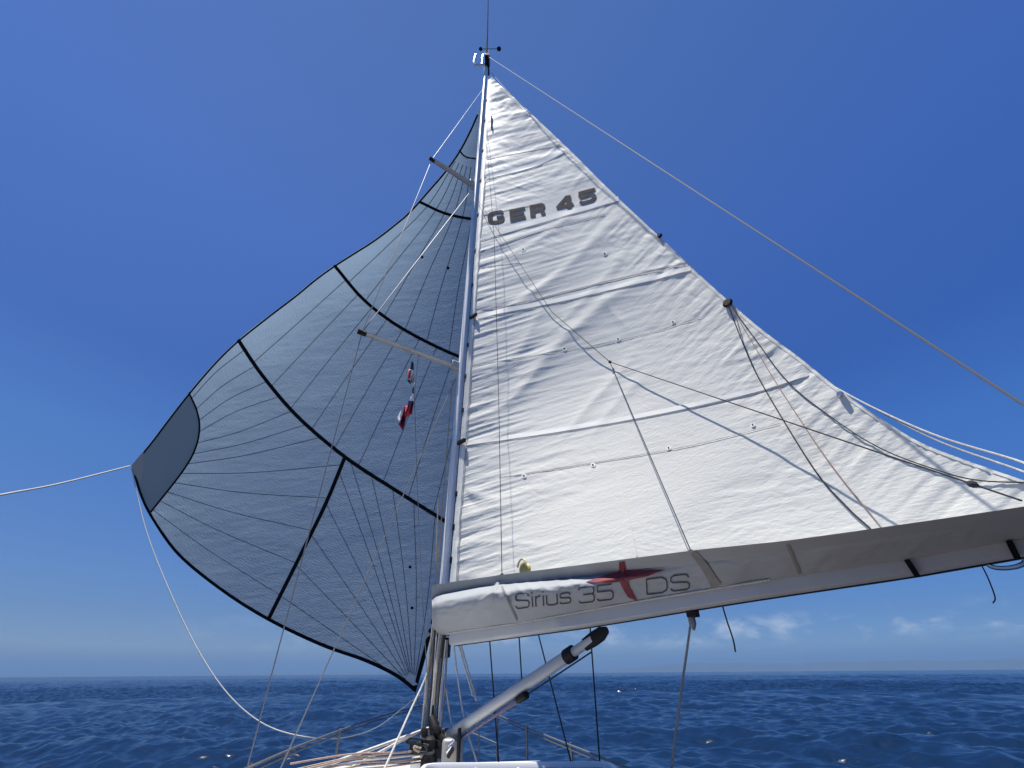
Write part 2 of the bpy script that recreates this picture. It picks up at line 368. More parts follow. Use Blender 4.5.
class Inverter:
    """finds the surface parameters of the surface point that lies under a measured picture position"""
    def __init__(s, f, A, B):
        s.f = f; s.ga, s.gb = np.meshgrid(A, B, indexing='ij'); s.q = proj(f(s.ga, s.gb, flat=True)).reshape(-1, 2); s.a = s.ga.ravel(); s.b = s.gb.ravel()
        s.da = (A[-1]-A[0])*1e-4; s.db = (B[-1]-B[0])*1e-4; s.A, s.B = A, B
    def __call__(s, px, py, eps=0.):
        px = np.asarray(px, float); sh = px.shape; px = px.ravel(); py = np.asarray(py, float).ravel()
        i = np.array([np.argmin((s.q[:, 0]-x)**2+(s.q[:, 1]-y)**2) for x, y in zip(px, py)]); a = s.a[i].copy(); b = s.b[i].copy()
        best = np.full(len(px), 1e9); ba, bb = a.copy(), b.copy()
        for it in range(9):
            e = proj(s.f(a, b, flat=True)); ex, ey = px-e[:, 0], py-e[:, 1]; er = ex**2+ey**2
            m = er < best; best = np.where(m, er, best); ba = np.where(m, a, ba); bb = np.where(m, b, bb)
            ga = (proj(s.f(a+s.da, b, flat=True))-e)/s.da; gb = (proj(s.f(a, b+s.db, flat=True))-e)/s.db
            det = ga[:, 0]*gb[:, 1]-gb[:, 0]*ga[:, 1]; det = np.where(abs(det) < 1e-9, 1e-9, det)
            a = a+.8*(ex*gb[:, 1]-ey*gb[:, 0])/det; b = b+.8*(ey*ga[:, 0]-ex*ga[:, 1])/det
            a = np.clip(a, s.A[0]-.02*(s.A[-1]-s.A[0]), s.A[-1]+.02*(s.A[-1]-s.A[0])); b = np.clip(b, s.B[0]-.02, s.B[-1]+.02)
        return s.f(ba, bb, eps).reshape(*sh, 3)
def rows_main(n):
    a0 = math.atan((ZF-EYE[2])/4.2); a1 = math.atan((ZT-EYE[2])/4.2); return EYE[2]+4.2*np.tan(np.linspace(a0, a1, n))
INV_M = Inverter(main_surf, rows_main(60), np.linspace(0, 1, 50))

def ribbon(mb, poly, hw, surf, eps, step=2.5, across=3, smooth=0, hw2=None):
    """a strip of cloth, tape or paint that follows a surface along a measured line"""
    P = np.array(poly, float)
    if smooth: P = catmull(P, smooth)
    P = resample(P, step); T = np.gradient(P, axis=0); T /= np.linalg.norm(T, axis=1)[:, None]+1e-9; Nn = np.stack([-T[:, 1], T[:, 0]], -1)
    w = np.linspace(hw, hw2 if hw2 else hw, len(P)); k = np.linspace(-1, 1, across)
    Q = P[:, None, :]+Nn[:, None, :]*(w[:, None]*k[None])[:, :, None]
    mb.grid(surf(Q[..., 0], Q[..., 1], eps)); return mb
def strokes(mb, lines, org, ax, ay, hw, surf, eps, step=1.2, smooth=0):
    for ln in lines:
        P = np.array([np.array(org)+x*np.array(ax)+y*np.array(ay) for x, y in ln]); ribbon(mb, P, hw, surf, eps, step, 3, smooth)
def polyfan(mb, poly, cen, surf, eps, n=5):
    poly = np.array(poly, float); cen = np.array(cen, float)
    for i in range(len(poly)):
        a, b = poly[i], poly[(i+1) % len(poly)]; u, v = np.meshgrid(np.linspace(0, 1, n), np.linspace(0, 1, n), indexing='ij')
        Q = cen+((a*(1-u)[..., None]+b*u[..., None])-cen)*v[..., None]; mb.grid(surf(Q[..., 0], Q[..., 1], eps))
def dot(mb, px, py, r, surf, eps):
    polyfan(mb, [(px+r*math.cos(t), py+r*math.sin(t)) for t in np.arange(8)*math.pi/4], (px, py), surf, eps, 2)

def build_mainsail():
    zs = rows_main(560); xs = np.linspace(0, 1, 400); Zg, Xg = np.meshgrid(zs, xs, indexing='ij')
    V = main_surf(Zg, Xg); uv = np.stack([Xg*np.maximum(chord(Zg), .03), Zg], -1).reshape(-1, 2)
    mb = MB(); mb.grid(V)
    sail = mb.build('mainsail', M_CLOTH, uv=uv, angle=0)
    tag(sail, 'large white triangular mainsail, creased along the mast, numbered GER 45', 'sail')
    S = INV_M
    def rib(name, poly, hw, m, eps=.005, smooth=0, step=3, hw2=None):
        b = MB(); ribbon(b, poly, hw, S, eps, step, 3, smooth, hw2); return b.build(name, m, sail, angle=0)
    # batten pockets with their stitched edges
    for poly in ([(480, 238.5), (540, 221.5), (619, 199)], [(478, 316.5), (560, 300), (636, 283), (691, 268.5)],
                 [(466, 443.5), (560, 430), (640, 416), (718, 399.5), (765, 387.5), (808, 374)], [(486, 177), (530, 166), (564, 151)]):
        bp = rib('batten_pocket', poly, 2.2, M_TAPEW, .005, 4)
        q = np.array(poly)
        b = MB(); ribbon(b, q+[0, 3.0], .3, S, .004, 3, 3, 4); b.build('edge_stitching', M_STITCH, bp, angle=0)
    rib('panel_seam', [(474, 311), (520, 304), (560, 293.5), (640, 274.5), (690, 263)], .6, M_STITCH, .005, 4)
    for poly in ([(487, 160), (520, 153), (560, 145)], [(478, 268), (520, 263)], [(500, 478), (593, 463), (690, 446), (780, 424)],
                 [(470, 366), (560, 352), (640, 336), (700, 318)], [(484, 215), (530, 206)],
                 [(500, 245), (540, 232), (605, 215)]):
        rib('panel_seam', poly, .38, M_STITCH, .004, 4)
    rib('luff_tape', [(454.5, 583), (459, 520), (464.5, 440), (469.5, 370), (476, 280), (483, 185), (488.5, 100)], 1.6, M_TAPEW, .006, 4, 4, 1.0)
    rib('luff_stitching', [(457.8, 581), (462.5, 510), (467.5, 440), (472, 370), (478.5, 270), (485.5, 180)], .5, M_STITCH, .005, 4, 4)
    lt = LEECH[2:-2]-np.array([1.6, -1.6]); rib('leech_tape', lt, 1.1, M_CLOTH, .003, 0, 4)
    rib('draft_stripe', [(617, 470), (625, 500), (632, 530), (637, 556)], .7, M_CLOTH, .005, 4, 3)
    rib('head_slot', [(492.4, 117), (493.2, 132)], .7, M_BLACK, .02)
    # numbers and letters: GER 45
    b = MB(); Sx = (15.4, -3.3); Sy = (-1.1, -12.2); hw = 1.55
    G = [[(.95, .72), (.86, .88), (.5, .91), (.2, .86), (.09, .68), (.09, .32), (.2, .14), (.5, .09), (.82, .11), (.93, .2), (.93, .44), (.56, .44)], [(.22, .72), (.20, .5), (.22, .28)], [(.84, .15), (.84, .40)]]
    b = MB(); strokes(b, G, (488.6, 225.2), (16.2, -3.0), Sy, hw, S, .008); b.build('sail_letter', M_NUM, sail, angle=0)
    E_ = [[(.09, 0), (.09, 1)], [(.22, 0), (.22, 1)], [(.13, .87), (1, .87)], [(.13, .5), (.92, .5)], [(.13, .13), (1, .13)]]
    b = MB(); strokes(b, E_, (510.8, 222.4), Sx, Sy, hw, S, .008); b.build('sail_letter', M_NUM, sail, angle=0)
    R_ = [[(.09, 0), (.09, 1)], [(.22, 0), (.22, 1)], [(.13, .87), (.75, .87), (.88, .78), (.88, .6), (.75, .47), (.13, .45)], [(.6, .45), (.84, .3), (.88, 0)], [(.78, .26), (.77, 0)]]
    b = MB(); strokes(b, R_, (531.0, 218.0), Sx, Sy, hw, S, .008); b.build('sail_letter', M_NUM, sail, angle=0)
    F4 = [[(.68, 0), (.68, 1)], [(.79, 0), (.79, 1)], [(.68, .95), (.1, .32)], [(.0, .27), (1.0, .27)]]
    b = MB(); strokes(b, F4, (557.0, 211.8), (17.0, -4.0), (-1.0, -13), hw, S, .008); b.build('sail_digit', M_NUM, sail, angle=0)
    F5 = [[(.98, .9), (.12, .9)], [(.10, 1), (.07, .52)], [(.2, .95), (.18, .54)], [(.05, .54), (.72, .60), (.91, .5), (.92, .26), (.75, .11), (.25, .08), (.03, .2)], [(.82, .48), (.83, .24)]]
    b = MB(); strokes(b, F5, (579.6, 205.4), (17.0, -4.2), (-1.0, -13), hw, S, .008); b.build('sail_digit', M_NUM, sail, angle=0)
    # eyelets of the reef rows
    for px, py in ((525, 476), (593.5, 465), (669, 448), (753, 425), (565.5, 349.5), (618.5, 339.5), (673.5, 322.5), (524, 250), (605, 254)):
        b = MB(); dot(b, px, py, 2.4, S, .005); e = b.build('reef_patch', M_TAPEW, sail, angle=0)
        b = MB(); dot(b, px, py, .9, S, .008); b.build('eyelet', M_PLASTIC, e, angle=0)
    # luff cars and clew cringles
    for px, py in ((463.5, 442.5), (475, 317)):
        P = S(px, py, .03); b = MB(); b.box(P, np.array([.045, -.045, 0]), np.array([.012, .012, 0]), np.array([0, 0, .022])); b.build('batten_car', M_PLASTIC, sail, bevel=.006)
    for y in (560, 527, 494, 410, 376, 345, 285, 250, 214, 180, 150, 120, 100):
        P = luffp(np.array(float(at(452+(585-y)*.0735, y, 4.36)[2]))); b = MB(); b.box(P+[0, .02, 0], (.014, 0, 0), (0, .03, 0), (0, 0, .03)); b.build('slide', M_PLASTIC, sail, bevel=.004)
    for px, py, r in ((728.5, 304, .036), (660.5, 236.5, .024), (841, 395.5, .017)):
        P = S(px, py, .012); b = MB(); b.lathe(P, (-.75, -.66, 0), [(r*.3, -.012), (r*.8, -.012), (r, .0), (r*.7, .014), (r*.3, .014)], 12); b.build('reef_cringle', M_PLASTIC if r > .02 else M_STEEL, sail)
    return sail
build_mainsail()

# ============================================================ MAST
MA0 = at(431.6, 752, 4.5); MA1 = at(486.1, 69, 4.5)
def mastp(z): return MA0+(MA1-MA0)*((z-MA0[2])/(MA1[2]-MA0[2]))
def build_mast():
    m = empty('mast', MA0, 'tall white mast with two swept spreaders and a black whip aerial at its head', 'mast')
    b = MB(); b.tube([MA0, mastp(6.), mastp(10), MA1], .051, 20, ell=(1.0, 1.6), up=(1, 0, 0)); b.build('mast_tube', M_MAST, m)
    b = MB(); b.tube([luffp(np.array(ZF+.1))+[0, .03, 0], LUF1+[0, .03, 0]], .014, 4); b.build('sail_track', M_PLASTIC, m)
    for rootpx, tippx, r in (((459, 368.5), (362, 332.5), .034), ((474, 186.5), (432, 159.5), .04)):
        zz = at(*rootpx, 4.5)[2]; A = mastp(zz)+np.array([-.04, 0, 0]); B = atz(*tippx, zz+.03)
        b = MB(); b.tube([A, B], r*1.1, 10, r2=r*.85, ell=(.5, 1.25), up=(0, 0, 1)); sp = b.build('spreader', M_ALU, m)
        d = (B-A)/np.linalg.norm(B-A); b = MB(); b.tube([B-d*.05, B+d*.05], .035, 8); b.build('spreader_tip', M_PLASTIC, sp)
        b = MB(); b.box(A, d*.09, (.0, .07, 0), (0, 0, .06)); b.build('spreader_bracket', M_ALU, sp, bevel=.01)
    # masthead
    T = MA1
    b = MB(); b.box(T+[.03, -.08, .05], (.05, 0, 0), (0, .22, 0), (0, 0, .07)); b.build('masthead_crane', M_PLASTIC, m, bevel=.01)
    b = MB(); b.tube([T+[.06, -.05, .05], T+[.06, -.05, .75]], .035, 8, r2=.02); b.build('wind_sensor_post', M_PLASTIC, m)
    b = MB(); c = T+[.05, -.05, 1.05]
    b.tube([T+[.06, -.05, .7], c], .012, 6); b.tube([c+[-.22, 0, .06], c+[.26, 0, .06]], .008, 5)
    b.lathe(c+[-.22, 0, .06], (0, 0, 1), [(.01, -.04), (.05, 0), (.01, .04)], 8); b.lathe(c+[.26, 0, .06], (0, 0, 1), [(.01, -.05), (.06, 0), (.01, .05)], 8); b.build('wind_vane', M_PLASTIC, m)
    b = MB(); b.tube([T+[.0, -.04, .1], T+[-.02, -.06, 2.2], T+[-.1, -.1, 6.5]], .02, 6, r2=.016); b.build('whip_aerial', M_BLACK, m)
    b = MB(); b.tube([T+[-.02, -.1, -.02], T+[-.27, -.1, -.05], T+[-.30, -.1, .12], T+[-.27, -.1, .58]], .03, 8); b.tube([T+[-.10, -.1, -.02], T+[-.09, -.1, .58]], .02, 8); b.build('light_bracket', M_GEL, m)
    # gooseneck and base
    g = mastp(EYE[2]+.13); b = MB(); b.box(g+[.06, -.1, .06], (.045, 0, 0), (0, .05, 0), (0, 0, .075)); b.build('gooseneck', M_PLASTIC, m, bevel=.012)
    b = MB(); b.lathe(MA0+[0, 0, -.06], (0, 0, 1), [(.16, -.05), (.16, .02), (.12, .05), (.10, .09)], 20); b.build('mast_collar', M_ALU, m)
    return m
MAST = build_mast()

# ============================================================ BOOM, SAIL BAG, VANG
NB = np.array([-math.cos(TH0), -math.sin(TH0), 0]); DB = np.array([math.sin(TH0), -math.cos(TH0), 0])
def plane(px, py, n):
    d = rays(px, py); O = (LUF0-EYE)@NB; return EYE+d*((O+np.asarray(n, float))/(d@NB))[..., None]
TOPL = [(428, 585.5), (445, 583), (500, 575), (560, 567.5), (622, 559.5), (700, 549.5), (784, 541), (850, 532), (940, 519), (1024, 506.5)]
BANDL = [(428, 599), (443, 594), (479, 587), (504, 584), (585, 577), (640, 570), (700, 561), (784, 551), (850, 542), (940, 529), (1024, 516)]
SEAML = [(428, 637), (447.5, 634), (522.5, 623), (635, 602.5), (729, 587), (800, 575.5), (908, 559), (1024, 538.5)]
BOTL = [(428, 649), (449, 646), (585, 627.5), (729, 603.5), (784, 595), (908, 576.5), (1024, 556)]
def bag_n(x, f):
    """offset of the bag's near face from the boom's plane; f 0 top edge, .15 band, 1 seam at the boom"""
    lf = 1-sstep(520, 690, x)
    base = np.interp(f, [0, .15, .2, 1.0], [.285, .185, .165, .072])
    base = base-lf*np.interp(f, [0, .15, .3, 1], [.10, .045, .0, .0])
    bulge = (.02+.115*lf)*np.sin(np.pi*np.clip((f-.15)/.85, 0, 1)**.62)
    rightlean = .14*sstep(640, 900, x)*(1-f)
    return base+bulge*(1-.5*sstep(700, 950, x))+rightlean
BAGF = []
for (px0, py0), ang, ln, a in (((497, 584), 118, 22, .016), ((497, 584), 100, 26, .014), ((499, 584), 135, 26, .018), ((503, 585), 70, 38, .02), ((515, 583), 55, 16, .014), ((527, 582), 55, 14, .012), ((540, 581), 52, 14, .012), ((556, 580), 50, 11, .010), ((570, 578), 50, 10, .008)):
    BAGF.append(([(px0, py0), (px0+ln*.5*math.cos(R(ang)), py0+ln*.5*math.sin(R(ang))), (px0+ln*math.cos(R(ang)), py0+ln*math.sin(R(ang)))], a, 2.2))
def bag_surf(x, f, eps=0., flat=False):
    x = np.asarray(x, float); f = np.asarray(f, float)
    t, b, s = lerp(x, TOPL), lerp(x, BANDL), lerp(x, SEAML)
    y = np.where(f < .15, t+(b-t)*f/.15, b+(s-b)*(f-.15)/.85)
    h = np.zeros(x.shape)
    if flat: return plane(x, y, bag_n(x, f))
    for poly, a, w in BAGF:
        d, q = _dist(x, y, poly); h += a*np.exp(-(d/w)**2)*np.sqrt(np.clip(np.cos(q*1.5), 0, 1))
    h += .010*fbm(x/38., y/13., 71, 3)*sstep(0, .25, f)*(1-.7*sstep(.8, 1, f))+.006*fbm((x+y)/16., (y-x)/60., 77, 3)*sstep(.1, .3, f)
    return plane(x, y, bag_n(x, f)+h+eps)
def build_boom():
    bx = np.linspace(452, 1078, 60)
    def row(tab, n, off=0): return plane(bx, lerp(bx, tab)+off, np.full(len(bx), n))
    seam, bot = row(SEAML, .062, -4), row(BOTL, .062, -3.5); low = row(BOTL, .03, 0)
    boom = empty('boom', low[0], 'silver boom under the grey sail bag, running from the mast to the right', 'boom')
    top = seam; ring = [top, bot, low]
    prof = []
    for i in range(len(bx)):
        Zt, Zb, Zl = top[i][2], bot[i][2], low[i][2]; o = low[i]-NB*.03; o = np.array([o[0], o[1], 0])
        prof.append([o+NB*n+np.array([0, 0, z]) for n, z in ((.05, Zt+.01), (.064, Zt), (.064, Zb), (.054, Zb-(Zb-Zl)*.7), (.03, Zl), (.012, Zl), (.01, Zl+.012), (-.01, Zl+.012), (-.012, Zl), (-.03, Zl), (-.054, Zb-(Zb-Zl)*.7), (-.064, Zb), (-.064, Zt), (-.05, Zt+.01))])
    prof = np.array(prof); mb = MB(); mb.grid(prof, wrap=True); n = prof.shape[1]
    mb.f += [tuple(range(n)), tuple(len(prof)*n-n+j for j in range(n))[::-1]]; mb.build('boom_tube', M_ALU, boom)
    k = prof.mean(1); b = MB(); b.tube([k[-1]-DB*.02, k[-1]+DB*.06, k[-1]+DB*.12], [.1, .1, .07], 12); b.build('end_fitting', M_PLASTIC, boom)
    groove = k+np.array([0, 0, 0.]); gz = prof[:, 6, 2].copy(); g = prof[:, 6]*.5+prof[:, 7]*.5-[0, 0, .006]
    b = MB(); b.tube(g[::4], .013, 5); b.build('groove_shade', M_PLASTIC, boom)  # black strip stands in for the shade inside the boom groove
    def band(px, y0, y1, w=.009):
        P = plane(np.array([px[0], px[1]]), np.array([y0, y1]), np.array([.078, .07])); b = MB(); b.box((P[0]+P[1])/2, DB*w, (P[0]-P[1])/2, NB*.006); return b
    for px, y0, y1 in (((907, 918), 560, 577), ((1009, 1018), 541, 559)): band(px, y0, y1).build('boom_strap', M_BLACK, boom)
    P = plane(np.array(1006.), np.array(562.), .0); t = np.linspace(0, 2*np.pi, 17); b = MB(); b.tube([P+DB*.05*math.cos(a)+np.array([0, 0, .02*math.sin(a)]) for a in t], .008, 6); b.build('sheet_bail', M_STEEL, boom)
    P = plane(np.array(692.), np.array(610.), .0); b = MB(); b.box(P+[0, 0, -.0], DB*.03, NB*.02, (0, 0, .035)); b.build('sheet_hanger', M_PLASTIC, boom, bevel=.006)
    return boom
build_boom()
def build_bag():
    xs = np.concatenate([np.linspace(429, 460, 16)[:-1], np.linspace(460, 720, 200)[:-1], np.linspace(720, 1072, 110)])
    fs = np.concatenate([np.linspace(0, .15, 6)[:-1], np.linspace(.15, 1, 44)])
    Xg, Fg = np.meshgrid(xs, fs, indexing='ij'); V = bag_surf(Xg, Fg)
    # rounding the front end round the mast
    endk = 1-sstep(429, 441, xs); V = V-(NB*(endk**2)[:, None]*.03)[:, None, :]
    d0 = (V[..., :2]-LUF0[:2])@NB[:2]
    far = V-NB*(2*d0)[..., None]; lip = V[:, :1]-NB*(d0[:, :1]-.03)[..., None]-np.array([0, 0, .03]); lipf = far[:, :1]+NB*(d0[:, :1]-.03)[..., None]-np.array([0, 0, .03])
    full = np.concatenate([lip, V, far[:, ::-1], lipf], 1); mb = MB(); mb.grid(full, flip=True); n = full.shape[1]
    mb.f.append(tuple(range(n))); mb.f.append(tuple((len(xs)-1)*n+j for j in range(n))[::-1])
    bag = mb.build('sail_bag', M_BAG, angle=55)
    tag(bag, 'grey canvas sail bag lettered Sirius 35 DS with a red star, along the boom', 'sail bag')
    I = Inverter(bag_surf, np.linspace(430, 1070, 160), np.linspace(0, 1, 24)); S = I
    hw = .62; e = .006
    Sg = [[(1, .78), (.9, .97), (.75, 1), (.2, 1), (.04, .9), (.02, .66), (.12, .55), (.5, .52), (.88, .48), (1, .38), (1, .12), (.86, .01), (.2, 0), (.04, .06), (0, .2)]]
    T3 = [[(0, .86), (.1, 1), (.86, 1), (1, .9), (1, .62), (.88, .52), (.3, .52)], [(.88, .52), (1, .42), (1, .12), (.88, 0), (.12, 0), (0, .14)]]
    F5 = [[(.96, 1), (.04, 1), (.04, .58), (.86, .58), (1, .47), (1, .12), (.86, 0), (.12, 0), (0, .14)]]
    Dd = [[(0, 0), (0, 1), (.74, 1), (.95, .86), (1, .7), (1, .3), (.95, .14), (.74, 0), (0, 0)]]
    Uu = [[(0, 1), (0, .2), (.14, .02), (.8, 0), (1, .18)], [(1, 1), (1, 0)]]
    Rr = [[(0, 0), (0, 1)], [(0, .7), (.35, .95), (1, 1)]]
    Ii = [[(0, 0), (0, 1)], [(0, 1.3), (0, 1.48)]]
    def let(L_, x0, x1, ybase, hh):
        for k_, ln_ in enumerate(L_ if L_ is Ii else [L_]):
            b = MB(); strokes(b, [ln_] if L_ is Ii else L_, (x0, ybase), (x1-x0, -.118*(x1-x0)), (-.9*hh/15., -hh), hw, S, e, .8)
            b.build('digit' if L_ in (T3, F5) else 'letter', M_BAGTXT, bag, angle=0)
    let(Sg, 516.0, 529.2, 609.0, 14.6); let(Ii, 532.6, 532.7, 607.3, 10.2); let(Rr, 536.0, 541.0, 606.8, 10.2); let(Ii, 543.6, 543.7, 606.0, 10.2)
    let(Uu, 546.9, 557.4, 605.6, 10.2); let(Sg, 560.2, 570.8, 604.0, 10.2); let(T3, 579.0, 594.4, 603.4, 15.2); let(F5, 597.4, 613.2, 601.2, 15.2)
    let(Dd, 647.2, 667.4, 594.6, 15.2); let(Sg, 671.0, 689.4, 591.6, 15.4)
    b = MB(); polyfan(b, [(585.5, 581.8), (605, 575), (619, 571.2), (618.9, 562.5), (624.6, 561.7), (626, 570.3), (645, 570), (665.4, 569.7), (646, 576.7), (628, 580.5), (630.5, 590), (637.5, 601), (628, 597.5), (622.3, 588), (619.8, 582), (603, 583)], (623.3, 577), S, .008, 5)
    b.build('star_emblem', M_RED, bag, angle=0)
    px = np.linspace(449, 770, 60); q = np.stack([px, lerp(px, SEAML)-.6], -1)
    b = MB(); b.tube(plane(q[:, 0], q[:, 1], np.full(60, .085)), .0045, 6); b.build('piping', M_ROPEW, bag)
    def strap(name, poly, w, m, ee=.008, hw2=None): bb = MB(); ribbon(bb, poly, w, S, ee, 2, 3, 3, hw2); return bb.build(name, m, bag, angle=0)
    m_st = mat('taupe_webbing', (.235, .23, .205), .8, var=.2, vscale=20)
    strap('strap', [(693, 552.5), (704, 566), (717, 587)], 3.0, m_st, .008, 5.0); strap('strap', [(787, 543), (794, 560), (800, 574)], 1.8, m_st)
    strap('side_seam', [(502, 586), (507, 600), (517, 621)], 1.0, m_st); strap('edge_rim', np.stack([np.linspace(700, 1060, 20), lerp(np.linspace(700, 1060, 20), TOPL)+1.8], -1), 1.8, M_BAG, .012)
    return bag
build_bag()

def build_vang():
    A = at(446, 737, 4.25); Pb = plane(np.array(607.), np.array(626.), 0.) ; Bv = Pb-np.array([0, 0, .02])
    d = (Bv-A)/np.linalg.norm(Bv-A); L_ = np.linalg.norm(Bv-A)
    t = empty('boom_vang', A, 'silver rigid boom vang strut sloping from the mast foot up to the boom', 'boom vang')
    side = np.cross(d, [0, 0, 1]); side /= np.linalg.norm(side); upv = np.cross(side, d)
    b = MB(); b.tube([A, A+d*L_*.80], .033, 18, ell=(1.15, .8), up=upv); b.build('outer_tube', M_ALU, t)
    b = MB(); b.tube([A+d*L_*.78, A+d*L_*.93], .028, 14); b.build('inner_tube', M_ALU, t)
    b = MB(); b.tube([A+d*L_*.785, A+d*L_*.825], .044, 16); b.build('band', M_PLASTIC, t)
    b = MB(); b.tube([A+d*L_*.885, A+d*L_*.93, A+d*L_*.97, A+d*L_*1.0], [.031, .036, .034, .016], 14, ell=(1.2, .7), up=upv); b.build('end_fitting', M_PLASTIC, t)
    for q_, l_, w_ in ((.30, .06, .010), (.42, .03, .014)): b = MB(); b.box(A+d*L_*q_+upv*.028, d*l_, side*w_, upv*.004); b.build('slot', M_PLASTIC, t)
    b = MB(); b.box(A+d*L_*.52-upv*.06+side*.01, d*.055, side*.025, upv*.022); blk = b.build('block', M_PLASTIC, t, bevel=.015)
    b = MB()
    for k, o in enumerate((-.02, .0, .02)): b.tube([A+d*.1-upv*(.05+.012*k)+side*o, A+d*L_*.5-upv*(.06)+side*o], .009, 6)
    b.build('tackle_rope', M_ROPEP, t)
    b = MB(); b.tube([A+d*L_*.5-upv*.06, A+d*L_*.9-upv*.055], .005, 5); b.build('tackle_wire', M_ROPED, t)
    b = MB(); b.box(A-d*.03, d*.06, side*.03, upv*.05); b.build('lower_toggle', M_PLASTIC, t, bevel=.012)
build_vang()

# ============================================================ SPINNAKER
SPL = catmull([(131, 466), (150, 443), (172, 414), (205, 373), (240, 338), (288, 301), (320, 275), (346, 257.5), (372, 241), (390, 227.5), (408.5, 212), (425, 193.5), (442, 174), (458, 152), (472, 125), (481, 103)], 6)
SPF = catmull([(131, 466), (140, 496), (152, 520), (178, 556), (222, 592), (268, 621), (320, 646), (362, 661), (390, 674), (405, 684), (415.5, 693)], 6)
SPR = catmull([(415.5, 693), (424, 664), (434, 625), (455, 560), (482, 450), (500, 330), (502, 220), (494, 140), (481, 103)], 6)
def _arc(P):
    d = np.r_[0, np.cumsum(np.linalg.norm(np.diff(P, axis=0), axis=1))]; d /= d[-1]
    return lambda t: np.stack([np.interp(t, d, P[:, 0]), np.interp(t, d, P[:, 1])], -1)
fL, fF, fR = _arc(SPL), _arc(SPF), _arc(SPR)
def spin_pix(u, v):
    u_, v_ = u[..., None], v[..., None]
    c00, c10, top = np.array(SPL[0]), np.array(SPF[-1]), np.array(SPL[-1])
    return (1-u_)*fL(v)+u_*fR(v)+(1-v_)*fF(u)+v_*top-((1-u_)*(1-v_)*c00+u_*(1-v_)*c10+v_*top)
def spin_surf(u, v, eps=0., flat=False):
    u = np.clip(np.asarray(u, float), 0, 1); v = np.clip(np.asarray(v, float), 0, 1); q = spin_pix(u, v)
    Y = (1-u)*(6.5*(1-v)+5.35*v)+u*(9.3*(1-v)+5.35*v)+.6*(4*u*(1-u))**.8*np.sin(np.pi*np.clip(.16+.84*v, 0, 1))**.8+.35*np.sin(np.pi*u)*(1-v)
    if flat: return at(q[..., 0], q[..., 1], Y)
    Y = Y+.0022*fbm(q[..., 0]/15., (q[..., 1]+.12*q[..., 0])/3.4, 91, 2)*sstep(.0, .1, u)+.004*fbm(q[..., 0]/40, q[..., 1]/40, 81, 2)+.007*fbm(q[..., 0]/110., q[..., 1]/40., 85, 2)
    P = at(q[..., 0], q[..., 1], Y); d = P-EYE; return P-d/np.linalg.norm(d, axis=-1)[..., None]*np.asarray(eps)[..., None]
INV_S = Inverter(spin_surf, np.linspace(0, 1, 60), np.linspace(0, .995, 70))
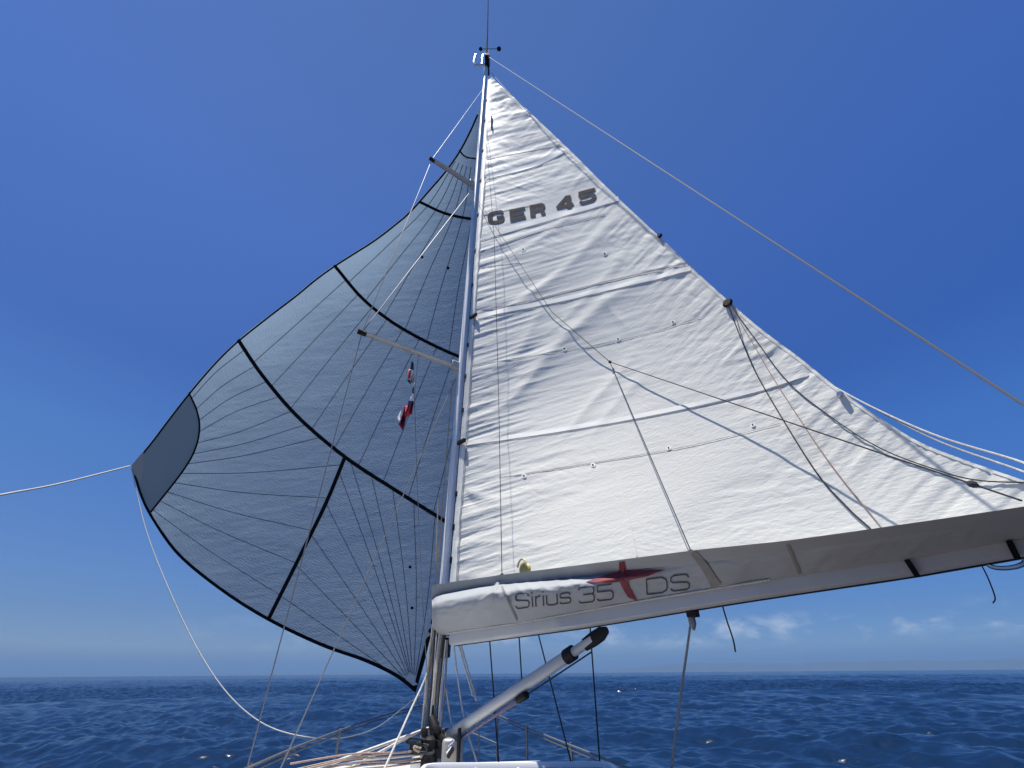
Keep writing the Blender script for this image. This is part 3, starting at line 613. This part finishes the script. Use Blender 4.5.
def build_spinnaker():
    us = np.linspace(0, 1, 290); vs = np.linspace(0, .998, 430); U, Vv = np.meshgrid(us, vs, indexing='ij')
    V = spin_surf(U, Vv); wid = np.linalg.norm(V[-1]-V[0], axis=-1)
    uv = np.stack([(U-.5)*wid[None, :], Vv*13.], -1).reshape(-1, 2)
    mb = MB(); mb.grid(V); sp = mb.build('spinnaker', M_SPIN, uv=uv, angle=0)
    tag(sp, 'billowing grey blue spinnaker with black tapes, left of the mast', 'sail'); S = INV_S
    def rib(name, poly, hw, m, eps=.02, smooth=6, hw2=None, step=3, par=None):
        b = MB(); ribbon(b, poly, hw, S, eps, step, 3, smooth, hw2); return b.build(name, m, par or sp, angle=0)
    T1 = [(334, 265), (362, 298), (392, 322), (425, 341), (459, 356.5), (490, 367)]
    T0 = [(420, 202), (440, 211.5), (455, 216), (472, 219), (488, 220)]
    T2 = [(237, 338), (262, 375), (298, 417), (345, 457), (392, 488), (443, 520), (458, 530)]
    T3 = [(345, 457), (326, 503), (303, 550), (283, 590), (268, 620)]
    TC = [(188, 391), (197, 411), (199.5, 430), (194, 452), (180, 475), (150, 513)]
    for T, w in ((T1, 1.6), (T0, 1.4), (T2, 1.9), (T3, 1.9)): rib('cross_tape', T, w, M_BLACK, .03)
    rib('cross_tape', [(459, 150), (466, 157), (480, 159)], .8, M_BLACK, .03)
    rib('cross_tape', TC, .9, M_BLACK, .03)
    rib('foot_tape', [tuple(p+np.array([.8, -1.2])) for p in SPF[2::4]]+[(414, 689)], 1.5, M_BLACK, .03, 4, 2.6)
    rib('luff_tape', [tuple(p+np.array([.9, .9])) for p in SPL[3:-3:4]], .9, M_BLACK, .03, 4)
    rib('leech_tape', [(415, 691), (420, 670), (428, 640), (434, 618)], 2.0, M_BLACK, .03, 4)
    # darker double cloth of the clew and its pale tip
    b = MB(); poly = [(p[0]+.5, p[1]+.5) for p in SPL[0:15:3]]+[(188, 391), (197, 411), (199.5, 430), (194, 452), (180, 475), (150.5, 513)]+[tuple(p) for p in SPF[8:0:-3]]
    polyfan(b, poly, (165, 448), S, .012, 7); b.build('clew_patch', M_SPIN2, sp, angle=0)
    b = MB(); polyfan(b, [(131, 466), (137, 458), (143.5, 451.5), (143, 470), (140, 484.5)], (138, 467), S, .03, 4); b.build('clew_tip', mat('pale_webbing', (.42, .43, .43), .7), sp, angle=0)
    # panel seams
    def seam(poly): b = MB(); ribbon(b, poly, .36, S, .012, 4, 3, 6); b.build('panel_seam', M_SEAM, sp, angle=0)
    a0, a1, a2, a3, ac = [_arc(catmull(np.array(T, float), 6)) for T in (T0, T1, T2, T3, TC)]
    for f in np.linspace(.10, .90, 9): seam([a2(np.array(f)), .5*(a2(np.array(f))+a1(np.array(f)))+np.array([-4*(1-f), 4*(1-f)]), a1(np.array(f))])
    for f in np.linspace(.12, .9, 7): seam([a1(np.array(f)), .5*(a1(np.array(f))+a0(np.array(f)))+np.array([-2, 3]), a0(np.array(f)), a0(np.array(f))*.45+np.array([478, 125])*.55])
    ec = np.array([131., 466])
    for f in np.linspace(.06, .97, 12):   # from the clew curve to the middle tapes
        k = a2(np.array(f*1.0/.62*.49)) if f < .62 else a3(np.array((f-.62)/.38*.92))
        c0 = ac(np.array(f)); seam([c0, c0*.55+k*.45+np.array([0, -4 if f < .35 else 3]), k])
    et = np.array([414., 688])
    for f in np.linspace(.08, .98, 10):   # from the tack up to the middle tapes
        k = a3(np.array(1-f/.5*.95)) if f < .5 else a2(np.array(.5+(f-.5)*.85))
        s0 = et*.93+k*.07; seam([s0, s0*.5+k*.5+np.array([2.5, 1.5]), k])
    for px, py in ((422, 257), (448, 268), (410, 567), (412, 608)):
        b = MB(); dot(b, px, py, 1.6, S, .03); b.build('patch', M_BLACK, sp, angle=0)
build_spinnaker()

# ============================================================ RIGGING
def rope(name, P, r, m, label, cat, group=None, smooth=8, extra=None):
    P = np.asarray(P, float); Q = catmull(P, smooth) if smooth and len(P) > 2 else P
    b = MB(); b.tube(Q, r, 6)
    if extra: extra(b, Q)
    return tag(b.build(name, m), label, cat, group)
z1 = at(459, 368.5, 4.5)[2]; z2 = at(474, 186.5, 4.5)[2]
TIP1 = atz(362, 332.5, z1+.03); TIP2 = atz(432, 159.5, z2+.03)
CH = at(247, 768, 3.95); CHL = at(300, 725, 4.1)
def ext(a, b, t): return a+(b-a)*t
rope('shroud', [at(484.5, 87, 4.5), TIP2, TIP1, CH, ext(TIP1, CH, 1.12)], .0055, M_WIRE, 'outer shroud wire running over both spreader tips down to the deck', 'shroud', smooth=0)
rope('shroud', [at(470, 192, 4.5), TIP1], .0055, M_WIRE, 'thin diagonal wire from the upper spreader root to the lower spreader tip', 'shroud', smooth=0)
rope('shroud', [at(456, 378, 4.5), CHL, ext(at(456, 378, 4.5), CHL, 1.15)], .0055, M_WIRE, 'wire from just under the lower spreader down across the grey spinnaker', 'shroud', smooth=0)
# backstay
BA = EYE+rays(1024, 405)*1.5; BT = MA1+np.array([.06, -.25, .03])
rope('backstay', [BT, BA, ext(BT, BA, 1.03), np.array([1.45, .1, 1.3])], .005, M_WIRE, 'backstay wire from the masthead down to the right across open blue sky', 'backstay', smooth=0)
# topping lift, slack on the far side of the sail
def behind(px, py, k): return EYE+(INV_M(np.array([px]), np.array([py]))[0]-EYE)*k
BE = plane(np.array(1072.), np.array(512.), 0.)
TL = [at(490.5, 72, 4.4), behind(610, 205, 1.05), behind(720, 307, 1.07), at(790, 359.5, 2.42), at(830, 384.5, 2.2), at(880, 411, 2.0), at(940, 437, 1.82), at(1024, 463, 1.62), BE+[0, 0, .12]]
rope('topping_lift', TL, .005, M_ROPEW, 'slack white topping lift hanging past the trailing edge of the mainsail', 'rope')
TL2 = [p+np.array([0, .01, -.012-.03*math.sin(i*1.1)]) for i, p in enumerate(TL)]
rope('topping_lift', TL2[2:], .0045, M_ROPEW, 'second white strand just under the slack topping lift at the right', 'rope')
# lazy jacks and reefing lines, just in front of the sail
def front(px, py, k): return EYE+(INV_M(np.array([px]), np.array([py]))[0]-EYE)*k
def bagtop(px, dy=0): return plane(np.array(float(px)), lerp(np.array(float(px)), TOPL)+dy, .14)
J0 = mastp(at(475, 205, 4.5)[2])+np.array([.03, -.14, 0]); J1 = front(610, 362, .988)
def knot(at_i, r=.013):
    def f(b, Q): b.lathe(Q[at_i], Q[at_i]-Q[at_i-1] if at_i else Q[1]-Q[0], [(.004, -r*1.4), (r, -r*.5), (r, r*.5), (.004, r*1.4)], 8)
    return f
rope('lazy_jack', [J0, front(552, 312, .99), J1], .0035, M_ROPED, 'thin lazy jack line from the mast to a knot in the middle of the mainsail', 'lazy jack', smooth=0, extra=knot(2))
E1 = bagtop(1022, -6)
rope('lazy_jack', [J1, ext(J1, E1, .5), ext(J1, E1, .95), E1], .0033, M_ROPED, 'long lazy jack line from the knot down to the right end of the bag', 'lazy jack', extra=knot(16))
rope('lazy_jack', [J1, bagtop(692, 3)], .0033, M_ROPED, 'short lazy jack line from the knot down to the taupe strap on the bag', 'lazy jack', smooth=0, extra=knot(1, .018))
rope('lazy_jack', [mastp(at(484, 120, 4.5)[2])+np.array([.06, -.14, 0]), front(494.5, 240, .965), front(499, 400, .965), bagtop(502, 1)], .0032, M_ROPED, 'near vertical lazy jack line close to the mast, ending on the bag', 'lazy jack', smooth=0, extra=knot(3, .016))
RB = front(728, 304, .99)
rope('reef_line', [RB, front(745, 348, .997), front(762, 384, .997), front(812, 466, .997), front(846, 506, .997), front(871, 529, .997)], .0035, M_ROPED, 'dark reefing line, steepest of three from the cringle on the trailing edge', 'reefing line')
rope('reef_line', [RB+[0.01, 0, 0], front(752, 342, .997), front(777, 384, .997), front(827, 459, .997), front(882, 528, .997)], .0025, M_ROPER, 'faint reddish reefing line between two dark ones below the cringle', 'reefing line')
rope('reef_line', [RB+[0.015, 0, -.01], front(756, 340, .997), front(789, 383, .997), front(838, 422, .997), front(882, 449, .997), front(937, 470, .997), front(977, 480, .997), front(1030, 482.5, .997)], .0026, M_ROPED, 'dark reefing line curving away to the right from the cringle', 'reefing line')
# spinnaker sheets
CL = spin_surf(np.array(0.), np.array(0.))
rope('spinnaker_guy', [CL+[-.02, 0, .0], at(60, 483.5, 5.5), at(0, 495, 4.8), at(-160, 527, 3.0)], .012, M_ROPEW, 'taut white rope from the spinnaker corner off to the left', 'rope')
rope('spinnaker_sheet', [CL, at(146, 530, 6.5), at(170, 592, 6.5), at(198, 650, 6.5), at(228, 694, 6.5), at(262, 723, 6.5), at(300, 736, 6.5), at(340, 738, 6.6), at(375, 728, 6.7), at(400, 710, 6.9), at(415, 698, 7.1), at(432, 687, 7.3)], .0068, M_ROPEW, 'slack white rope looping from the spinnaker corner down over the water', 'rope')
rope('tack_line', [at(415.5, 693, 9.45), at(419, 703, 9.4), at(424, 725, 9.3)], .012, M_ROPED, 'short dark line under the lower corner of the spinnaker', 'rope')
# flags on their halyard under the lower spreader
HT = ext(mastp(z1), TIP1, .46)
rope('flag_halyard', [HT, HT+[.02, 0, -.6], at(417, 480, 4.2), at(422, 590, 4.2), at(428, 690, 4.25)], .003, M_ROPEG, 'thin line carrying the two small flags, below the lower spreader', 'rope', smooth=0)
def flag(name, quads, Y, label, mats):
    """a limp flag: columns of picture-measured points hung in folds, one part per coloured field"""
    allp = np.array([q for _, qs, _ in quads for q in qs], float); base = at(allp[:, 0].mean(), allp[:, 1].min(), Y)
    t = empty(name, base, label, 'flag')
    for pn, qs, mm in quads:
        a, b_, c, d = [np.array(q, float) for q in qs]; u, v = np.meshgrid(np.linspace(0, 1, 9), np.linspace(0, 1, 9), indexing='ij')
        Q = (a*(1-u)[..., None]+b_*u[..., None])*(1-v)[..., None]+(d*(1-u)[..., None]+c*u[..., None])*v[..., None]
        Yy = Y+.05*np.sin(Q[..., 0]*1.1+Q[..., 1]*.25)+.02*np.sin(Q[..., 1]*.5)
        mb = MB(); mb.grid(at(Q[..., 0], Q[..., 1], Yy)); o = mb.build(pn, mats[mm], t, angle=0); sd = o.modifiers.new('cloth', 'SOLIDIFY'); sd.thickness = .003
    return t
FM = {'navy': mat('navy_cloth', (.012, .018, .05), .8), 'white': mat('white_cloth', (.72, .72, .72), .8, var=.1, vscale=20), 'red': mat('red_cloth', (.40, .022, .045), .8, var=.3, vscale=10), 'shaded_red': mat('shaded_red_cloth', (.22, .02, .05), .8), 'blue': mat('blue_cloth', (.03, .035, .12), .8)}
YF = HT[1]-.01
flag('burgee', [('hoist_field', [(411.6, 361), (413.5, 363), (414, 370), (409.5, 369)], 'navy'), ('white_field', [(409.5, 369), (414, 370), (414.8, 385), (410.5, 382)], 'white'), ('emblem', [(408.4, 369), (411, 370), (411.4, 378), (407.4, 379)], 'red'), ('fly_field', [(407.4, 379), (410.4, 380), (411, 384.5), (406, 379.5)], 'navy')], YF, 'small dark blue and white pennant with a red device, upper of two flags', FM)
flag('courtesy_flag', [('toggle_field', [(412.6, 387), (414, 387), (414, 394), (412.2, 393)], 'navy'), ('white_stripe', [(411.4, 393), (413.6, 393), (413.4, 401), (408.6, 401)], 'white'), ('blue_stripe', [(408.6, 400.5), (413.4, 400.5), (413, 407), (406.5, 406)], 'blue'), ('red_stripe', [(404, 406), (413, 404.5), (412, 414), (399.5, 421)], 'red'), ('white_edge', [(403, 406.5), (405, 407), (399.5, 423), (396.8, 419)], 'white'), ('shaded_fold', [(401, 418), (407, 413), (403, 431), (398.5, 424)], 'shaded_red')], YF, 'white, blue and red striped flag hanging limp, lower of two flags', FM)  # shade of the red stripe's fold is painted as a darker red
# ropes led down the mast
grp = 'halyards led down the mast foot'
hs = [((437.5, 612), (424.0, 735), M_ROPEB), ((434.5, 618), (421.0, 742), M_ROPEW), ((440.0, 628), (428.0, 742), M_ROPEW), ((443.5, 628), (433, 745), M_ROPEG), ((446, 640), (437.5, 742), M_ROPEW), ((432.5, 626), (426, 700), M_ROPEB), ((441.5, 636), (431, 745), M_ROPEB), ((447.5, 640), (440.5, 735), M_ROPEG), ((436, 614), (427, 738), M_ROPED), ((439, 622), (431.5, 742), M_ROPED), ((444.8, 632), (435, 744), M_ROPED), ((442.3, 628), (434, 700), M_ROPEB)]  # dark strands are added for the shaded gaps between the halyards
for i, (a, b_, mm) in enumerate(hs):
    A, B = at(*a, 4.30-.01*(i % 3)), at(*b_, 4.28-.015*(i % 3)); mid = ext(A, B, .5)+np.array([random.uniform(-.012, .012), -.01, 0])
    rope('halyard', [A, mid, B, ext(A, B, 1.06)], .0085, mm, 'strand in the tight bundle of halyards and dark gap fillers running down the lower mast', 'rope', grp)
for i, (a, b_) in enumerate((((441, 500), (437, 600)), ((455, 380), (439, 575)))):
    A, B = at(*a, 4.42), at(*b_, 4.40); rope('halyard', [A-[.03, 0, 0], B-[.02, 0, 0]], .006, M_ROPEB, ['beige rope along the left edge of the mast above the bag', 'longer beige rope beside the mast reaching up to the lower spreader'][i], 'rope', smooth=0)
W = [([(433, 640, 4.3), (427, 673, 4.25), (408, 716, 4.1), (383, 772, 3.9)], .008, M_ROPEW, 'white rope slanting down to the left from the lower mast'),
     ([(432, 727, 4.2), (380, 746, 4.0), (318, 768, 3.8)], .011, M_ROPEW, 'thick white rope led left from the black fittings at the mast foot'),
     ([(420, 731, 4.2), (395, 744, 4.1), (352, 767, 3.95)], .009, M_ROPEW, 'thinner white rope under the thick one at the mast foot'),
     ([(454, 647, 4.28), (458, 680, 4.25), (465, 722, 4.2), (478, 766, 4.1)], .007, M_ROPEW, 'longest white rope hanging under the front of the boom'),
     ([(461, 645, 4.25), (468, 670, 4.2), (476.5, 701, 4.15)], .008, M_ROPEW, 'short white rope ending on the vang, right of the mast'),
     ([(459, 645.5, 4.25), (465, 668, 4.2), (473, 696, 4.15)], .007, M_ROPEW, 'short white rope close against its twin, nearer to the mast'),
     ([(446, 688, 4.3), (450, 715, 4.25), (456, 745, 4.2), (465, 768, 4.1)], .007, M_ROPEW, 'white rope close along the right side of the mast foot'),
     ([(479, 705, 4.2), (479, 735, 4.2), (479.5, 768, 4.2)], .005, M_ROPEG, 'thin grey vertical line under the lower part of the vang')]
for P, r, m, lb in W: rope('rope', pts(*P), r, m, lb, 'rope')
# coloured lines fanned out on the coachroof left of the mast
for i in range(7):
    y0 = 749+i*1.9+(.9, -.6, .4, -.8, .5, 0, .6)[i]; y1 = 760+i*2.9+(-1.2, 1.5, -.8, 1.0, -1.5, .6, 1)[i]
    rope('control_line', pts((428, y0, 4.25), (395, y0+2.5+.4*i, 4.0), (350, .4*y0+.6*y1-1, 3.8), (290+6*(i % 3), y1+5, 3.6)), .0052, (M_ROPER, M_ROPEB, M_ROPER, M_ROPEW)[i % 4], 'line of the red and beige fan led left from the mast foot', 'rope', 'control lines on the coachroof')
# starboard shrouds seen under the boom
for (a, b_, lb) in (((489.6, 640, 4.5), (499, 766, 4.6), 'dark shroud under the boom, nearest to the mast'), ((519, 635, 4.6), (523, 700, 4.6), 'dark vertical wire under the boom just left of the black vang end'),
                    ((538, 633, 4.6), (572, 766, 4.6), 'dark slanting wire from the boom passing behind the vang'), ((590, 626, 4.2), (600, 766, 4.2), 'dark wire hanging from the boom at the upper end of the vang')):
    rope('shroud', [at(*a), at(*b_)], .006, M_ROPED, lb, 'shroud', smooth=0)
# mainsheet and loose ends
MS = plane(np.array(692.), np.array(613.), 0.)
rope('mainsheet', [MS, at(687, 650, MS[1]+.1), at(680, 700, MS[1]+.15), at(671, 772, MS[1]+.2)], .0062, M_ROPEG, 'grey rope hanging from a shackle under the boom, right of the star', 'rope', extra=lambda b, Q: b.lathe(Q[1], (0, 0, 1), [(.006, -.06), (.02, -.03), (.02, .03), (.006, .06)], 8))
U1 = plane(np.array(722.), np.array(604.), 0.); rope('reef_tie', [U1, at(727, 621, U1[1]), at(733, 639, U1[1]-.01), at(735.5, 652, U1[1]-.01)], .004, M_ROPED, 'loose dark rope end dangling under the boom right of the mainsheet', 'rope')
U2 = plane(np.array(982.), np.array(566.), 0.); rope('reef_tie', [U2, at(988, 578, U2[1]), at(995, 597, U2[1]), at(993, 603, U2[1])], .0022, M_ROPED, 'short loose cord dangling under the far right of the boom', 'rope')
U3 = plane(np.array(608.), np.array(624.), .0)

# yellow block standing on the bag
def build_block():
    P = plane(np.array(525.), np.array(569.5), .10); t = empty('turning_block', P, 'small yellow block peeping over the top edge of the sail bag', 'block')
    b = MB(); b.lathe(P, NB, [(.012, -.016), (.047, -.016), (.036, 0), (.047, .016), (.012, .016)], 18); b.build('sheave', M_YEL, t)
    b = MB(); b.tube([P+DB*.05*math.cos(a)+np.array([0, 0, .07*math.sin(a)])+NB*.03 for a in np.linspace(.2, 2.9, 9)], .007, 6); b.build('cheek', M_YEL, t)
build_block()

# deck gear at the mast foot
def build_deckgear():
    P = at(431, 742, 4.15); t = empty('mast_winch', P-[0, 0, .1], 'black winch and clutch cluster at the foot of the mast', 'winch')
    b = MB(); b.lathe(P+[0, -.03, -.08], (0, 0, 1), [(.06, -.06), (.06, .0), (.045, .03), (.055, .10), (.03, .12)], 16); b.build('drum', M_PLASTIC, t)
    b = MB(); b.tube(pts((431, 717, 4.2), (434, 725, 4.18), (436, 738, 4.15)), [.03, .04, .04], 10); b.build('upper_cleat', M_PLASTIC, t)
    b = MB(); b.tube(pts((434, 727, 4.15), (440, 736, 4.12), (449, 745, 4.1)), .025, 8); b.build('lever', M_PLASTIC, t)
    b = MB()
    for px, py, s in ((417, 748, .05), (423, 745, .035), (438, 752, .05)): b.box(at(px, py, 4.15), (s, 0, 0), (0, .04, 0), (0, 0, s*.7))
    b.build('clutch', M_PLASTIC, t, bevel=.012)
    g = random.Random(5)
    for k in range(5):
        x0, y0 = 414+g.random()*14, 740+g.random()*12; loop = [at(x0+g.uniform(-3, 9)+5*math.cos(a), y0+4*math.sin(a)+g.uniform(-1.5, 1.5), 4.05+.02*k) for a in np.linspace(0, 5.2, 7)]
        b = MB(); b.tube(catmull(np.array(loop), 4), .008, 6); b.build('line_tail', (M_ROPED, M_PLASTIC, M_ROPEB)[k % 3], t)
    for px, py in ((424, 732), (437, 730), (441, 744), (429, 751)):
        b = MB(); P_ = at(px, py, 4.12); b.lathe(P_, (.3, -1, .2), [(.008, -.03), (.026, -.026), (.03, 0), (.026, .026), (.008, .03)], 10); b.build('deck_block', M_PLASTIC, t)
    Q = at(452.5, 752, 4.1); t2 = empty('deck_bracket', Q-[0, 0, .12], 'pale metal bracket with a black lever right of the mast foot', 'bracket')
    b = MB(); b.box(Q+[0, 0, -.02], (.075, 0, 0), (0, .05, 0), (0, 0, .10)); b.build('plate', mat('pale_cast_alloy', (.30, .295, .28), .5, metal=.3, var=.2, vscale=10), t2, bevel=.02)
    b = MB(); b.box(at(458.6, 751, 4.03), (.012, 0, 0), (0, .03, 0), (0, 0, .13)); b.build('side_cheek', M_PLASTIC, t2, bevel=.008)
    b = MB(); b.tube(pts((447, 752, 4.02), (452, 746, 4.0), (453, 741, 4.0), (448, 746, 3.99)), .012, 8); b.build('shackle', M_STEEL, t2)
    b = MB(); b.tube(pts((448, 757, 4.0), (453, 748, 3.98)), .014, 8); b.build('lever', M_PLASTIC, t2)
build_deckgear()

# ============================================================ THE YACHT UNDER IT ALL
AX = np.array([-.112, .9937, 0]); SD = np.array([.9937, .112, 0]); O0 = np.array([MA0[0], MA0[1], 0])
def yp(s, n, z): return O0+AX*s+SD*n+np.array([0, 0, z])
def build_yacht():
    y = empty('sailing_yacht', yp(0, 0, 0), 'white yacht deck with a framed roof hatch and guard wires at the bottom edge', 'yacht')
    st = [(-5.3, 1.35, 1.35), (-4, 1.6, 1.32), (-2, 1.74, 1.34), (0, 1.74, 1.40), (2, 1.45, 1.5), (3.6, .95, 1.6), (4.6, .45, 1.68), (5.15, .04, 1.72)]
    H = []
    for s, w, z in st: H.append([yp(s, -w, z), yp(s, -w*.97, z*.5), yp(s, -w*.8, .0), yp(s, -w*.45, -.35), yp(s, 0, -.5), yp(s, w*.45, -.35), yp(s, w*.8, 0), yp(s, w*.97, z*.5), yp(s, w, z)])
    b = MB(); b.grid(np.array(H)); b.f.append(tuple(range(9))); b.build('hull', M_GEL, y)
    D = np.array([[yp(s, -w, z+.002), yp(s, 0, z+.05), yp(s, w, z+.002)] for s, w, z in st]); b = MB(); b.grid(D, flip=True); b.build('deck', M_DECK, y)
    zt = MA0[2]-.115
    def ring(s, w, z): return [yp(s, -w, z), yp(s, w, z)]
    CR = np.array([[yp(s, -w0, 1.36), yp(s, -w1, zt_-.12), yp(s, -w1+.12, zt_), yp(s, w1-.12, zt_), yp(s, w1, zt_-.12), yp(s, w0, 1.36)] for s, w0, w1, zt_ in ((-2.6, 1.2, 1.05, zt), (-1, 1.25, 1.1, zt), (.35, 1.2, 1.05, zt), (1.1, 1.0, .85, zt-.25), (2.2, .6, .5, 1.62))])
    b = MB(); b.grid(CR, flip=True); b.f += [tuple(range(6)), tuple(24+j for j in range(6))[::-1]]; b.build('coachroof', M_GEL, y)
    # hatch frame with dark panes
    zc = EYE[2]-.42; Yf = 3.40; x0, x1 = at(424, 766, Yf)[0], at(612, 766, Yf)[0]; yb = 2.55
    loop = []
    for cx, cy, a0 in ((x1-.08, Yf-.08, 0), (x0+.08, Yf-.08, 90), (x0+.08, yb+.08, 180), (x1-.08, yb+.08, 270)):
        for k in range(5): a = R(a0+22.5*k); loop.append([cx+.08*math.cos(a), cy+.08*math.sin(a)])
    loop = np.array(loop); n = len(loop); c = loop.mean(0)
    def at_(sc, z): q = c+(loop-c)*sc; return np.c_[q, np.full(n, z)]
    zr = zc-.02
    b = MB(); b.grid(np.array([at_(1.02, zt-.01), at_(1.0, zr-.012), at_(.985, zr), at_(.945, zr), at_(.935, zr-.014), at_(.935, zr-.05)]).transpose(0, 1, 2), wrap=True, flip=True); hf = b.build('roof_hatch', M_GEL, y)
    b = MB(); b.add(at_(.94, zr-.024), [tuple(range(n))]); b.build('pane', mat('dark_tinted_pane', (.03, .028, .045), .12), hf, smooth=False)
    b = MB()
    for k in (.28, .50, .72): xx = x0+(x1-x0)*k; b.box((xx, (Yf+yb)/2, zr-.02), (.006, 0, 0), (0, (Yf-yb)/2-.06, 0), (0, 0, .003))
    b.build('pane_divider', M_GEL, hf, smooth=False)
    # guard wires and stanchions
    lw = pts((243, 770, 3.95), (314, 740, 5.3), (382, 716, 7.9), (424, 705, 9.3)); rw = pts((497, 714.5, 9.2), (530, 729, 7.0), (600, 757, 4.9), (640, 773, 4.2))
    for W_ in (lw, rw):
        b = MB(); b.tube(catmull(W_, 6), .010, 6); b.build('guard_wire', M_STAN, y)
        b = MB(); b.tube(catmull(W_-[0, 0, .035], 6), .007, 6); b.build('guard_wire', M_STAN, y)
    for px, py, Y in ((340, 731, 6.3), (497.5, 715, 9.1), (526.5, 727.5, 7.1), (571, 745, 5.7)):
        T = at(px, py, Y); b = MB(); b.tube([T+[0, 0, .02], T-[0, 0, .75]], .015, 8); b.build('stanchion', M_STAN, y)
    pp = np.array([lw[-1], yp(5.2, -.35, lw[-1][2]-.0), yp(5.4, 0, lw[-1][2]), yp(5.2, .35, lw[-1][2]), rw[0]]); b = MB(); b.tube(catmull(pp-[0, 0, .38], 6), .012, 8); b.build('bow_rail', M_STAN, y)
build_yacht()
